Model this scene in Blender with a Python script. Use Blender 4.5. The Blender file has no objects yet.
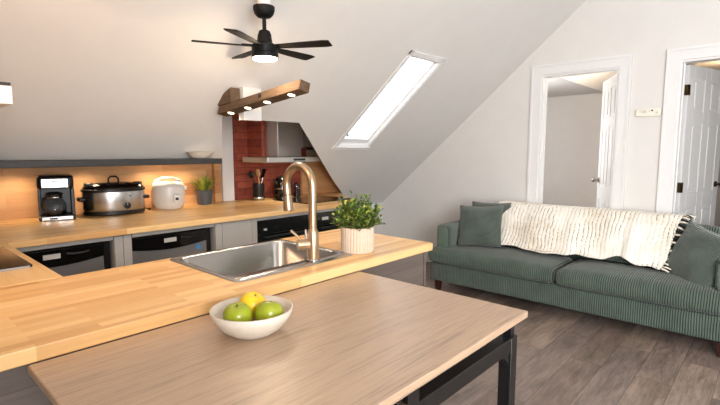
import bpy, bmesh, math, random
from mathutils import Vector, Matrix
random.seed(7)
SC = bpy.context.scene
COL = SC.collection
PI = math.pi

# ------------------------------------------------------------------ helpers
def lin(c):
    return tuple(((v/255)/12.92 if v/255 <= .04045 else (((v/255)+.055)/1.055)**2.4) for v in c) + (1,)

class MB:
    def __init__(s):
        s.bm = bmesh.new()
    def box(s, x0, x1, y0, y1, z0, z1, mat=None):
        vs = [s.bm.verts.new((x, y, z)) for z in (z0, z1) for y in (y0, y1) for x in (x0, x1)]
        if mat:
            for v in vs: v.co = mat @ v.co
        for f in ((0,2,3,1),(4,5,7,6),(0,1,5,4),(2,6,7,3),(0,4,6,2),(1,3,7,5)):
            s.bm.faces.new([vs[i] for i in f])
        return s
    def prism(s, poly, z0, z1, axis='z'):
        def P(a, b, c):
            return {'z': (a, b, c), 'x': (c, a, b), 'y': (a, c, b)}[axis]
        lo = [s.bm.verts.new(P(a, b, z0)) for a, b in poly]
        hi = [s.bm.verts.new(P(a, b, z1)) for a, b in poly]
        n = len(poly)
        s.bm.faces.new(lo[::-1]); s.bm.faces.new(hi)
        for i in range(n):
            s.bm.faces.new((lo[i], lo[(i+1) % n], hi[(i+1) % n], hi[i]))
        return s
    def lathe(s, prof, c=(0,0,0), n=32, sx=1, sy=1, mat=None, flute=0, nf=0):
        rings = []
        for r, z in prof:
            ring = []
            if r < 1e-6:
                ring = [s.bm.verts.new((c[0], c[1], c[2]+z))]
            else:
                for i in range(n):
                    a = 2*PI*i/n
                    rr = r*(1+flute*(abs(math.sin(a*nf/2))-.5)) if nf else r
                    ring.append(s.bm.verts.new((c[0]+rr*math.cos(a)*sx, c[1]+rr*math.sin(a)*sy, c[2]+z)))
            rings.append(ring)
        for A, B in zip(rings, rings[1:]):
            if len(A) == 1 and len(B) == 1: continue
            for i in range(n):
                j = (i+1) % n
                if len(A) == 1: s.bm.faces.new((A[0], B[j], B[i]))
                elif len(B) == 1: s.bm.faces.new((A[i], A[j], B[0]))
                else: s.bm.faces.new((A[i], A[j], B[j], B[i]))
        if len(rings[0]) > 1: s.bm.faces.new(rings[0][::-1])
        if len(rings[-1]) > 1: s.bm.faces.new(rings[-1])
        if mat:
            for R in rings:
                for v in R: v.co = mat @ v.co
        return s
    def cyl(s, p0, p1, r0, r1=None, n=20):
        return s.tube([p0, p1], [r0, r0 if r1 is None else r1], n)
    def tube(s, pts, r, n=14, cap=True):
        pts = [Vector(p) for p in pts]
        if not isinstance(r, (list, tuple)): r = [r]*len(pts)
        rings = []; up = None
        for i, p in enumerate(pts):
            d = (pts[min(i+1, len(pts)-1)] - pts[max(i-1, 0)]).normalized()
            if up is None:
                up = Vector((0,0,1)) if abs(d.z) < .9 else Vector((1,0,0))
            a = d.cross(up).normalized(); b = a.cross(d).normalized(); up = b
            rings.append([s.bm.verts.new(p + (a*math.cos(2*PI*k/n) + b*math.sin(2*PI*k/n))*r[i]) for k in range(n)])
        for A, B in zip(rings, rings[1:]):
            for k in range(n):
                j = (k+1) % n
                s.bm.faces.new((A[k], A[j], B[j], B[k]))
        if cap:
            s.bm.faces.new(rings[0][::-1]); s.bm.faces.new(rings[-1])
        return s
    def loft(s, loops, cap0=False, cap1=False):
        R = [[s.bm.verts.new(p) for p in L] for L in loops]
        n = len(R[0])
        for A, B in zip(R, R[1:]):
            for k in range(n):
                j = (k+1) % n
                s.bm.faces.new((A[k], A[j], B[j], B[k]))
        if cap0: s.bm.faces.new(R[0][::-1])
        if cap1: s.bm.faces.new(R[-1])
        return s
    def grid(s, fn, nu, nv):
        V = [[s.bm.verts.new(fn(u/nu, v/nv)) for v in range(nv+1)] for u in range(nu+1)]
        for i in range(nu):
            for j in range(nv):
                s.bm.faces.new((V[i][j], V[i+1][j], V[i+1][j+1], V[i][j+1]))
        return s
    def ball(s, c, r, n=16, m=10, sx=1, sy=1, sz=1):
        return s.lathe([(r*math.sin(PI*i/m), -r*math.cos(PI*i/m)*sz) for i in range(m+1)], c, n, sx, sy)
    def rbox(s, x0, x1, y0, y1, z0, z1, r, n=8, crown=0, fn=None):
        # rounded, optionally crowned, soft box
        hx, hy, hz = (x1-x0)/2, (y1-y0)/2, (z1-z0)/2
        c = Vector(((x0+x1)/2, (y0+y1)/2, (z0+z1)/2))
        tmp = bmesh.new()
        bmesh.ops.create_cube(tmp, size=2)
        bmesh.ops.subdivide_edges(tmp, edges=tmp.edges[:], cuts=n, use_grid_fill=True)
        mp = {}
        for v in tmp.verts:
            # concentrate samples at the borders
            q = Vector([math.copysign(1-(1-abs(t))**1.7, t) for t in v.co])
            p = Vector((q.x*hx, q.y*hy, q.z*hz))
            inn = Vector([max(-h+r, min(h-r, t)) for t, h in zip(p, (hx, hy, hz))])
            d = p-inn
            if d.length > 1e-9: p = inn + d.normalized()*r
            if crown:
                p.z += crown*max(0, q.z)*(1-q.x**2)*(1-q.y**4)
            p = p + c
            if fn: p = Vector(fn(p))
            mp[v] = s.bm.verts.new(p)
        for f in tmp.faces: s.bm.faces.new([mp[v] for v in f.verts])
        tmp.free()
        return s
    def build(s, name, mat, parent=None, smooth=False, bevel=0, seg=2, mod=None, angle=40):
        bmesh.ops.recalc_face_normals(s.bm, faces=s.bm.faces[:])
        me = bpy.data.meshes.new(name)
        s.bm.to_mesh(me); s.bm.free()
        o = bpy.data.objects.new(name, me)
        COL.objects.link(o)
        if mat: me.materials.append(mat)
        if parent: o.parent = parent
        if smooth:
            me.shade_smooth()
            if smooth != 'all': me.set_sharp_from_angle(angle=math.radians(angle))
        if bevel:
            m = o.modifiers.new('bevel', 'BEVEL'); m.width = bevel; m.segments = seg
            m.limit_method = 'ANGLE'; m.angle_limit = math.radians(35)
            me.shade_smooth(); m.harden_normals = False
            me.set_sharp_from_angle(angle=math.radians(50))
        if mod: mod(o)
        return o

def tag(o, label=None, cat=None, group=None, kind=None):
    if label: o['label'] = label
    if cat: o['category'] = cat
    if group: o['group'] = group
    if kind: o['kind'] = kind
    return o
def thing(name, label, cat, loc=(0,0,0), rz=0, group=None):
    o = bpy.data.objects.new(name, None); COL.objects.link(o)
    o.location = loc; o.rotation_euler = (0,0,rz)
    o.empty_display_size = .05
    return tag(o, label, cat, group)
def struct(name, mb, mat, label=None, **k):
    o = mb.build(name, mat, **k); o['kind'] = 'structure'
    if label: o['label'] = label
    return o
def copy_tree(root, loc, label=None, rz=None):
    r = root.copy(); COL.objects.link(r); r.location = loc
    if rz is not None: r.rotation_euler.z = rz
    if label: r['label'] = label
    for ch in list(root.children):
        c = ch.copy(); COL.objects.link(c); c.parent = r
        for g in list(ch.children):
            d = g.copy(); COL.objects.link(d); d.parent = c
    return r

# ------------------------------------------------------------------ materials
class N:
    def __init__(s, name):
        s.m = bpy.data.materials.new(name); s.m.use_nodes = True
        s.t = s.m.node_tree; s.b = s.t.nodes['Principled BSDF']
        s.out = s.t.nodes['Material Output']
    def n(s, typ, **k):
        nd = s.t.nodes.new(typ)
        for a, v in k.items():
            if a.startswith('i_'):
                nd.inputs[a[2:].replace('_', ' ')].default_value = v
            else: setattr(nd, a, v)
        return nd
    def l(s, a, b): s.t.links.new(a, b)
    def coords(s, scale=(1,1,1), rot=(0,0,0), loc=(0,0,0)):
        tc = s.n('ShaderNodeTexCoord'); mp = s.n('ShaderNodeMapping')
        mp.inputs['Scale'].default_value = scale; mp.inputs['Rotation'].default_value = rot
        mp.inputs['Location'].default_value = loc
        s.l(tc.outputs['Object'], mp.inputs['Vector'])
        return mp.outputs['Vector']
    def noise(s, vec, scale=5, detail=4, rough=.6, dist=0):
        nd = s.n('ShaderNodeTexNoise'); nd.inputs['Scale'].default_value = scale
        nd.inputs['Detail'].default_value = detail; nd.inputs['Roughness'].default_value = rough
        nd.inputs['Distortion'].default_value = dist
        if vec: s.l(vec, nd.inputs['Vector'])
        return nd.outputs['Fac']
    def ramp(s, fac, stops):
        nd = s.n('ShaderNodeValToRGB'); e = nd.color_ramp.elements
        while len(e) < len(stops): e.new(.5)
        for i, (p, c) in enumerate(stops):
            e[i].position = p; e[i].color = c if len(c) == 4 else lin(c)
        s.l(fac, nd.inputs['Fac']); return nd.outputs['Color']
    def mix(s, fac, a, b, mode='MIX'):
        nd = s.n('ShaderNodeMix', data_type='RGBA', blend_type=mode)
        for v, i in ((fac, 0), (a, 6), (b, 7)):
            if isinstance(v, (int, float)): nd.inputs[i].default_value = v
            elif isinstance(v, tuple): nd.inputs[i].default_value = v
            else: s.l(v, nd.inputs[i])
        return nd.outputs[2]
    def bump(s, h, strength=.2, dist=.01):
        nd = s.n('ShaderNodeBump'); nd.inputs['Strength'].default_value = strength
        nd.inputs['Distance'].default_value = dist
        s.l(h, nd.inputs['Height']); s.l(nd.outputs['Normal'], s.b.inputs['Normal'])
    def set(s, **k):
        for a, v in k.items():
            s.b.inputs[a.replace('_', ' ')].default_value = v
        return s

def plain(name, c, rough=.5, metal=0, var=.06, scale=30, bump=0, spec=.5, **k):
    m = N(name); v = m.coords()
    f = m.noise(v, scale, 3)
    a = lin(c); lo = tuple(x*(1-var) for x in a[:3])+(1,); hi = tuple(min(1, x*(1+var)) for x in a[:3])+(1,)
    m.l(m.ramp(f, [(.3, lo), (.7, hi)]), m.b.inputs['Base Color'])
    m.set(Roughness=rough, Metallic=metal, Specular_IOR_Level=spec)
    if bump: m.bump(f, bump, .002)
    for a_, v_ in k.items(): m.b.inputs[a_.replace('_', ' ')].default_value = v_
    return m.m

def brushed(name, c, rough=.3, along=(4, 4, 220), var=.15, rvar=.15):
    m = N(name); v = m.coords(along)
    f = m.noise(v, 3, 4, .7)
    a = lin(c); lo = tuple(x*(1-var) for x in a[:3])+(1,)
    m.l(m.ramp(f, [(.3, lo), (.7, a)]), m.b.inputs['Base Color'])
    mr = m.n('ShaderNodeMapRange'); m.l(f, mr.inputs['Value'])
    mr.inputs['To Min'].default_value = rough-rvar*.5; mr.inputs['To Max'].default_value = rough+rvar*.5
    m.l(mr.outputs['Result'], m.b.inputs['Roughness'])
    m.set(Metallic=1.0)
    m.bump(f, .03, .001)
    return m.m

def staves(name, cols, length, width, rot=(0,0,0), grain=.25, rough=.4, seam=.0, seamc=(90,60,35), blotch=.0, spec=.5, gs=(2.2, 34), streak=0):
    """wood laid in strips running along the mapped X"""
    m = N(name); v = m.coords(rot=rot)
    br = m.n('ShaderNodeTexBrick', offset=.37, offset_frequency=2, squash=1.0)
    m.l(v, br.inputs['Vector'])
    for a, x in (('Scale', 1.0), ('Mortar Size', seam), ('Mortar Smooth', .3), ('Bias', 0.0), ('Brick Width', length), ('Row Height', width)):
        br.inputs[a].default_value = x
    br.inputs['Color1'].default_value = (0,0,0,1); br.inputs['Color2'].default_value = (1,1,1,1)
    br.inputs['Mortar'].default_value = (.5,.5,.5,1)
    n = len(cols)
    base = m.ramp(br.outputs['Color'], [((i/(n-1)), c) for i, c in enumerate(cols)])
    # grain, stretched along X, shifted per strip
    add = m.n('ShaderNodeVectorMath', operation='ADD'); m.l(v, add.inputs[0])
    sc = m.n('ShaderNodeVectorMath', operation='SCALE'); m.l(br.outputs['Color'], sc.inputs[0]); sc.inputs['Scale'].default_value = 7.3
    m.l(sc.outputs[0], add.inputs[1])
    mp = m.n('ShaderNodeMapping'); mp.inputs['Scale'].default_value = (gs[0], gs[1], gs[1]); m.l(add.outputs[0], mp.inputs['Vector'])
    g = m.noise(mp.outputs['Vector'], 1.6, 6, .65, .6)
    gc = m.ramp(g, [(.25, (1-grain,)*3+(1,)), (.55, (1,1,1,1)), (.8, (1-grain*.35,)*3+(1,))])
    col = m.mix(1.0, base, gc, 'MULTIPLY')
    if blotch:
        mp2 = m.n('ShaderNodeMapping'); mp2.inputs['Scale'].default_value = (1.2, 5, 5); m.l(add.outputs[0], mp2.inputs['Vector'])
        b = m.noise(mp2.outputs['Vector'], 2.2, 8, .7, .4)
        bc = m.ramp(b, [(.3, (1-blotch,)*3+(1,)), (.7, (1+blotch*.5,)*3+(1,))])
        col = m.mix(1.0, col, bc, 'MULTIPLY')
    if streak:
        mp3 = m.n('ShaderNodeMapping'); mp3.inputs['Scale'].default_value = (1.1, 46, 46); m.l(add.outputs[0], mp3.inputs['Vector'])
        k = m.noise(mp3.outputs['Vector'], 1.5, 9, .72, 1.2)
        kc = m.ramp(k, [(.36, (1-streak,)*3+(1,)), (.45, (1,1,1,1)), (.56, (1,1,1,1)), (.66, (1-streak*.7, 1-streak*.75, 1-streak*.8, 1))])
        col = m.mix(1.0, col, kc, 'MULTIPLY')
    if seam:
        col = m.mix(br.outputs['Fac'], col, lin(seamc))
    m.l(col, m.b.inputs['Base Color'])
    mr = m.n('ShaderNodeMapRange'); m.l(g, mr.inputs['Value'])
    mr.inputs['To Min'].default_value = rough-.06; mr.inputs['To Max'].default_value = rough+.1
    m.l(mr.outputs['Result'], m.b.inputs['Roughness'])
    m.set(Specular_IOR_Level=spec)
    m.bump(g, .05, .002)
    return m.m

def corduroy(name, c1, c2, axis=1, pitch=.0155, rot=(0,0,0)):
    m = N(name); v = m.coords(rot=rot)
    sp = m.n('ShaderNodeSeparateXYZ'); m.l(v, sp.inputs[0])
    wob = m.noise(v, 9, 2)
    mul = m.n('ShaderNodeMath', operation='MULTIPLY_ADD'); m.l(wob, mul.inputs[0]); mul.inputs[1].default_value = .012
    m.l(sp.outputs[axis], mul.inputs[2])
    k = m.n('ShaderNodeMath', operation='MULTIPLY'); m.l(mul.outputs[0], k.inputs[0]); k.inputs[1].default_value = 2*PI/pitch
    sn = m.n('ShaderNodeMath', operation='SINE'); m.l(k.outputs[0], sn.inputs[0])
    mr = m.n('ShaderNodeMapRange'); m.l(sn.outputs[0], mr.inputs['Value']); mr.inputs['From Min'].default_value = -1
    blot = m.noise(v, 5, 5, .7)
    a = m.ramp(mr.outputs['Result'], [(.05, c1), (.5, c2)])
    col = m.mix(1.0, a, m.ramp(blot, [(.3, (.78,.78,.78,1)), (.72, (1.22,1.24,1.22,1))]), 'MULTIPLY')
    m.l(col, m.b.inputs['Base Color'])
    m.set(Roughness=.85, Sheen_Weight=.35, Sheen_Roughness=.4, Specular_IOR_Level=.2)
    m.bump(mr.outputs['Result'], .9, .004)
    return m.m

def emit(name, c, s):
    m = N(name); m.set(Base_Color=lin(c), Emission_Color=lin(c), Emission_Strength=s)
    return m.m

def clear_glass(name, tint=(1,1,1,1), gl=.12, rough=.02):
    m = N(name)
    tr = m.n('ShaderNodeBsdfTransparent'); tr.inputs['Color'].default_value = tint
    gs = m.n('ShaderNodeBsdfGlossy'); gs.inputs['Roughness'].default_value = rough
    lw_ = m.n('ShaderNodeLayerWeight'); lw_.inputs['Blend'].default_value = .5
    pw = m.n('ShaderNodeMath', operation='POWER'); m.l(lw_.outputs['Facing'], pw.inputs[0]); pw.inputs[1].default_value = 4
    ad = m.n('ShaderNodeMath', operation='MULTIPLY_ADD'); m.l(pw.outputs[0], ad.inputs[0]); ad.inputs[1].default_value = .5; ad.inputs[2].default_value = .04
    mx = m.n('ShaderNodeMixShader'); m.l(ad.outputs[0], mx.inputs[0])
    m.l(tr.outputs[0], mx.inputs[1]); m.l(gs.outputs[0], mx.inputs[2])
    m.l(mx.outputs[0], m.out.inputs['Surface'])
    return m.m

def brickwall(name):
    m = N(name); v = m.coords(rot=(PI/2, 0, 0))
    br = m.n('ShaderNodeTexBrick', offset=.5); m.l(v, br.inputs['Vector'])
    for a, x in (('Scale', 1.0), ('Mortar Size', .005), ('Mortar Smooth', .4), ('Bias', 0.0), ('Brick Width', .2), ('Row Height', .068)):
        br.inputs[a].default_value = x
    br.inputs['Color1'].default_value = lin((172,84,60)); br.inputs['Color2'].default_value = lin((140,62,45)); br.inputs['Mortar'].default_value = lin((132,64,50))
    f = m.noise(v, 22, 5)
    col = m.mix(1.0, br.outputs['Color'], m.ramp(f, [(.3, (.75,.75,.75,1)), (.75, (1.15,1.15,1.15,1))]), 'MULTIPLY')
    m.l(col, m.b.inputs['Base Color']); m.set(Roughness=.7)
    inv = m.n('ShaderNodeMath', operation='SUBTRACT'); inv.inputs[0].default_value = 1; m.l(br.outputs['Fac'], inv.inputs[1])
    m.bump(inv.outputs[0], .6, .006)
    return m.m

def throwmat(name):
    m = N(name); v = m.coords()
    sp = m.n('ShaderNodeSeparateXYZ'); m.l(v, sp.inputs[0])
    w = m.noise(v, 3.5, 2)
    mul = m.n('ShaderNodeMath', operation='MULTIPLY_ADD'); m.l(w, mul.inputs[0]); mul.inputs[1].default_value = .09
    m.l(sp.outputs[1], mul.inputs[2])
    k = m.n('ShaderNodeMath', operation='MULTIPLY'); m.l(mul.outputs[0], k.inputs[0]); k.inputs[1].default_value = 2*PI/.033
    sn = m.n('ShaderNodeMath', operation='SINE'); m.l(k.outputs[0], sn.inputs[0])
    mr = m.n('ShaderNodeMapRange'); m.l(sn.outputs[0], mr.inputs['Value']); mr.inputs['From Min'].default_value = -1
    dash = m.noise(v, 75, 2)
    brk = m.noise(v, 2.3, 2)
    ln = m.ramp(mr.outputs['Result'], [(.0, (.0,.0,.0,1)), (.17, (1,1,1,1))])
    on = m.ramp(dash, [(.42, (0,0,0,1)), (.5, (1,1,1,1))])
    area = m.ramp(brk, [(.40, (0,0,0,1)), (.5, (1,1,1,1))])
    base = m.ramp(m.noise(v, 4, 3), [(.25, (218,206,186)), (.5, (240,234,222)), (.8, (246,242,234))])
    fac = m.mix(1.0, on, area, 'MULTIPLY')
    lc = m.mix(.75, ln, (1,1,1,1))
    inv = m.n('ShaderNodeInvert'); m.l(ln, inv.inputs['Color'])
    fac2 = m.mix(1.0, fac, inv.outputs[0], 'MULTIPLY')
    col = m.mix(fac2, base, lin((104,98,90)))
    m.l(col, m.b.inputs['Base Color'])
    m.set(Roughness=.95, Specular_IOR_Level=.1, Sheen_Weight=.2)
    h = m.mix(.35, mr.outputs['Result'], m.noise(v, 140, 2))
    m.bump(h, .8, .005)
    return m.m

M = dict(
    wall=plain('wall_paint', (219,217,214), .75, var=.015, scale=6, spec=.2),
    wall_grey=plain('grey_paint', (186,183,180), .8, var=.02, scale=6, spec=.2),
    white=plain('white_gloss_paint', (226,226,226), .35, var=.01),
    cab=plain('cabinet_grey', (168,166,163), .45, var=.02),
    black=plain('black_satin', (18,18,19), .35, var=.1),
    blackgloss=plain('black_gloss', (10,10,11), .1, var=.1),
    blackmetal=plain('black_powder_coat', (14,14,15), .4, var=.12, scale=200),
    fanblack=plain('fan_matte_black', (9,9,10), .55, var=.1, spec=.25),
    slate=plain('charcoal_wood', (38,39,41), .45, var=.2, scale=40),
    chrome=plain('polished_steel', (200,200,200), .15, 1.0, var=.03),
    gold=plain('champagne_brass', (190,166,138), .28, 1.0, var=.04),
    steel=brushed('brushed_steel', (190,188,186), .24, (4,4,160), .1, .08),
    steel_hood=brushed('hood_steel', (220,218,216), .45, (4,4,160), .1, .08),
    steel_sink=brushed('sink_steel', (186,184,181), .24, (3,3,3), .05, .06),
    steel_dark=brushed('dark_stainless', (160,158,156), .45, (3,3,200), .1),
    sticker=plain('silver_label', (205,204,200), .4, .3),
    blue=plain('blue_sticker', (70,130,180), .4),
    white_plastic=plain('white_plastic', (240,238,233), .28, var=.01),
    device=plain('cream_plastic', (232,228,214), .4, var=.02),
    ceramic=plain('white_ceramic', (202,192,178), .3, var=.03, scale=60),
    fluted=plain('fluted_stoneware', (206,188,168), .55, var=.06, scale=50),
    darkpot=plain('dark_grey_pot', (78,82,88), .6, var=.06),
    soil=plain('soil', (45,34,26), .95, var=.3, scale=120, bump=.5),
    leaf=plain('leaf_green', (92,116,44), .5, var=.45, scale=26, spec=.35),
    leaf_light=plain('leaf_lime', (160,170,72), .5, var=.3, scale=26, spec=.35),
    leaf_dark=plain('leaf_deep_green', (52,80,42), .5, var=.35, scale=26, spec=.35),
    stem=plain('stem_green', (86,84,44), .7),
    apple=plain('green_apple_skin', (140,150,30), .28, var=.2, scale=14),
    lemon=plain('yellow_apple_skin', (228,190,30), .32, var=.12, scale=14),
    twig=plain('fruit_stalk', (70,50,25), .8),
    carafe=clear_glass('carafe_glass', (.8,.8,.8,1)),
    pane=clear_glass('window_glass'),
    glassblack=plain('ceramic_glass', (14,13,13), .06, var=.05),
    lampwhite=emit('fan_lamp', (255,244,225), 14),
    led=emit('led_warm', (255,226,180), 7),
    lever=plain('nickel', (150,145,138), .3, 1.0),
    brassdark=plain('antique_brass', (96,80,50), .4, 1.0),
    mahogany=plain('reddish_wood', (52,22,18), .35, var=.25, scale=40),
    spoonwood=plain('spoon_wood', (196,150,102), .6, var=.12),
    brick=brickwall('painted_red_brick'),
    butcher=staves('butcher_block', [(200,150,94), (224,180,120), (234,197,140), (212,166,108)], .42, .034, grain=.16, rough=.38),
    butcher_y=staves('butcher_block_cross', [(200,150,94), (224,180,120), (234,197,140), (212,166,108)], .42, .034, rot=(0,0,PI/2), grain=.16, rough=.38),
    splash=staves('backsplash_wood', [(184,130,84), (210,160,110), (220,174,126), (196,144,96)], 1.1, .11, rot=(PI/2,0,0), grain=.22, rough=.42),
    oak=staves('light_oak', [(174,146,120), (182,154,128), (178,150,124)], 3.0, .9, grain=.36, rough=.34, blotch=.10, gs=(2.5, 90), streak=.34, spec=.85),
    floor=staves('vinyl_plank_floor', [(116,100,92), (158,139,125), (138,122,114), (124,107,98), (164,145,129)], 1.2, .19, grain=.5, rough=.42, gs=(4, 46), streak=.22, seam=.0012, seamc=(52,44,40), blotch=.5),
    panel=staves('grey_plank_panel', [(104,93,86), (116,104,97), (96,86,80)], 1.3, .2, rot=(PI/2,0,0), grain=.25, rough=.5, seam=.001, seamc=(70,60,56), blotch=.2),
    beam=staves('rough_timber', [(104,84,66), (116,94,74), (96,76,58)], 2.0, .4, rot=(0,0,PI/2), grain=.55, rough=.75, blotch=.35, spec=.2),
    cord=corduroy('green_corduroy', (29,37,32), (91,105,94), 1),
    cord_x=corduroy('green_corduroy_arm', (29,37,32), (91,105,94), 0),
    pillowcord=corduroy('green_corduroy_pillow', (64,73,67), (94,104,96), 2, .011),
    throw=throwmat('cream_woven_throw'),
    fringe=plain('cream_fringe', (238,230,212), .95),
    fringedark=plain('black_fringe', (24,23,23), .95),
)

# ------------------------------------------------------------------ the setting
XW, YB, SL, Y0, Z0 = 4.8, 3.95, .852, 3.74, .877
def sz(y): return Z0 + SL*(Y0-y)
XL, YF = -.25, -2.7

struct('floor', MB().box(XL-.1, 8.2, YF-.1, YB+.1, -.1, 0), M['floor'])
# sloped ceiling with an opening for the skylight and a cut-out for the cooking niche
SKY = (3.07, 3.50, 2.245, 3.085)
def slope_mesh(outer, holes, t):
    bm = bmesh.new()
    edges = []
    for loop in [outer]+holes:
        vs = [bm.verts.new((x, y, sz(y))) for x, y in loop]
        for i in range(len(vs)): edges.append(bm.edges.new((vs[i], vs[(i+1) % len(vs)])))
    bmesh.ops.triangle_fill(bm, use_beauty=True, use_dissolve=False, edges=edges)
    nrm = Vector((0, SL, 1)).normalized()
    r = bmesh.ops.extrude_face_region(bm, geom=bm.faces[:])
    for v in [g for g in r['geom'] if isinstance(g, bmesh.types.BMVert)]: v.co += nrm*t
    mb = MB(); mb.bm.free(); mb.bm = bm
    return mb
outer = [(XL, .9), (XW, .9), (XW, YB), (4.18, YB), (3.40, 3.49), (2.44, 2.88),
         (1.90, 2.88), (1.835, 2.80), (1.70, 2.80), (1.735, 2.857), (1.935, 3.207), (XL, 3.207)]
x0, x1, y0, y1 = SKY
hole = [(x0, y0), (x1, y0), (x1, y1), (x0, y1)]
struct('ceiling', slope_mesh(outer, [hole], .06), M['wall'], 'sloping white attic ceiling')
zc = sz(.9)
struct('ceiling_flat', MB().box(XL-.1, XW+.1, YF-.1, .9, zc, zc+.1), M['wall'])
# gable wall with two door openings
D1 = (1.153, 1.864); D2 = (-.03, .691); DH = 2.15
def gable():
    bm = MB()
    top = lambda y: min(zc, sz(y)) + .04
    def seg(ya, yb, z0_, flat=False):
        pts = [(ya, z0_), (yb, z0_)]
        if ya < .9 < yb: pts += [(yb, top(yb)), (.9, zc+.04), (ya, top(ya))]
        else: pts += [(yb, top(yb)), (ya, top(ya))]
        bm.prism(pts, XW, XW+.12, 'x')
    seg(YF-.1, D2[0], 0); seg(D2[0], D2[1], DH); seg(D2[1], D1[0], 0); seg(D1[0], D1[1], DH); seg(D1[1], YB, 0)
    return bm
struct('wall_right', gable(), M['wall'])
struct('wall_back', MB().box(XL-.1, 3.42, YB, YB+.1, 0, 2.06).box(3.42, 4.2, YB, YB+.1, 0, 1.43).box(4.2, XW+.12, YB, YB+.1, 0, .78), M['wall'])
lw = MB()
for a, b, c, d in ((YF-.1, -2.3, 0, zc), (-.7, YB, 0, zc), (-2.3, -.7, 0, .75), (-2.3, -.7, 2.25, zc)): lw.box(XL-.1, XL, a, b, c, d)
struct('wall_left', lw, M['wall'])
w = MB()
for (p, q, r, s_) in ((-2.3, -2.25, .75, 2.25), (-.75, -.7, .75, 2.25), (-2.3, -.7, .75, .8), (-2.3, -.7, 2.2, 2.25), (-1.52, -1.48, .75, 2.25)):
    w.box(XL-.08, XL-.03, p, q, r, s_)
wn = struct('window_4', w, M['white'])  # unseen window, added to throw light onto the gable
MB().box(XL-.058, XL-.052, -2.25, -.75, .8, 2.2).build('pane', M['pane'], wn)
# roof skin behind the cut-out keeps the niche closed
struct('ceiling_niche', MB().prism([(XL, 2.42), (2.44, 2.42), (2.44, 2.88), (3.40, 3.49), (3.40, YB), (XL, YB)], 2.02, 2.06)
       .prism([(3.40, 3.49), (4.18, YB), (3.40, YB)], 1.40, 1.43), M['wall'])
def vwall(mb, xa, ya, xb, yb, ztop):
    d = Vector((yb-ya, xa-xb, 0)).normalized()*.03
    vs = []
    for off in (Vector((0,0,0)), d):
        for x, y, top in ((xa, ya, 0), (xb, yb, 0), (xb, yb, 1), (xa, ya, 1)):
            vs.append(mb.bm.verts.new((x+off.x, y+off.y, ztop if top else sz(y)+.02)))
    for f in ((0,1,2,3),(4,7,6,5),(0,4,5,1),(1,5,6,2),(2,6,7,3),(3,7,4,0)): mb.bm.faces.new([vs[i] for i in f])
nw = MB(); vwall(nw, 2.44, 2.42, 2.44, 2.88, 2.04); vwall(nw, 2.44, 2.88, 3.40, 3.49, 2.04); vwall(nw, 3.40, 3.49, 4.18, YB, 1.42)
nw.box(3.40, 3.43, 3.49, YB, 1.40, 2.04)
struct('wall_niche', nw, M['wall'])
struct('ceiling_soffit', MB().box(XL, 1.93, 3.215, YB, 1.335, 1.36), M['wall'])
# wall opposite, behind the viewer, with an unseen window added for fill light
W = [(1.2, 2.2)]; WZ = (.9, 2.1)
wf = MB()
xs = [XL-.1, W[0][0], W[0][1], XW+.12]
for i in range(3):
    if i == 1:
        wf.box(xs[i], xs[i+1], YF-.1, YF, 0, WZ[0]); wf.box(xs[i], xs[i+1], YF-.1, YF, WZ[1], zc)
    else: wf.box(xs[i], xs[i+1], YF-.1, YF, 0, zc)
struct('wall_front', wf, M['wall'])
for k, (a, b) in enumerate(W):
    w = MB()
    for (p, q, r, s_) in ((a, a+.05, WZ[0], WZ[1]), (b-.05, b, WZ[0], WZ[1]), (a, b, WZ[0], WZ[0]+.05), (a, b, WZ[1]-.05, WZ[1]), (a, b, 1.48, 1.52)):
        w.box(p, q, YF-.08, YF-.03, r, s_)
    wn = struct('window_%d' % (k+2), w, M['white'])
    tag(MB().box(a+.05, b-.05, YF-.058, YF-.052, WZ[0]+.05, WZ[1]-.05).build('pane', M['pane'], wn))

# skylight
def onslope(x, y, h=0):
    n = Vector((0, SL, 1)).normalized()
    return Vector((x, y, sz(y))) + n*h
def slope_bar(mb, xa, xb, ya, yb, h0, h1):
    L = [onslope(x, y, h) for h in (h0, h1) for (x, y) in ((xa, ya), (xb, ya), (xb, yb), (xa, yb))]
    vs = [mb.bm.verts.new(p) for p in L]
    for f in ((0,1,2,3),(4,7,6,5),(0,4,5,1),(1,5,6,2),(2,6,7,3),(3,7,4,0)): mb.bm.faces.new([vs[i] for i in f])
    return mb
sky = MB()
t = .025
slope_bar(sky, x0-.001, x0+.008, y0, y1, -.004, .07); slope_bar(sky, x1-.008, x1+.001, y0, y1, -.004, .07)
slope_bar(sky, x0, x1, y0-.001, y0+.008, -.004, .07); slope_bar(sky, x0, x1, y1-.008, y1+.001, -.004, .07)
wn = struct('window_1', sky, M['white'], 'white framed skylight in the sloping ceiling')
tr = MB()
slope_bar(tr, x0-.035, x0, y0-.03, y1+.02, -.012, -.001); slope_bar(tr, x1, x1+.03, y0-.03, y1+.02, -.012, -.001)
slope_bar(tr, x0-.035, x1+.03, y0-.03, y0, -.012, -.001); slope_bar(tr, x0-.05, x1+.03, y1, y1+.03, -.02, -.001)
tr.build('window_trim', M['white'], wn)
sa = MB()
for (a, b, c, d) in ((x0+.008, x0+.04, y0, y1), (x1-.022, x1-.008, y0, y1), (x0, x1, y0+.008, y0+.03), (x0, x1, y1-.05, y1-.008)):
    slope_bar(sa, a, b, c, d, .03, .045)
sa.build('sash', M['white'], wn)
pn = MB(); slope_bar(pn, x0+.03, x1-.015, y0+.02, y1-.03, .036, .040); pn.build('pane', M['pane'], wn)
ha = MB(); slope_bar(ha, x0+.045, x0+.06, y1-.11, y1-.09, .012, .035); slope_bar(ha, x0+.05, x0+.12, y1-.095, y1-.088, .016, .03)
ha.build('window_handle', M['sticker'], wn)

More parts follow.
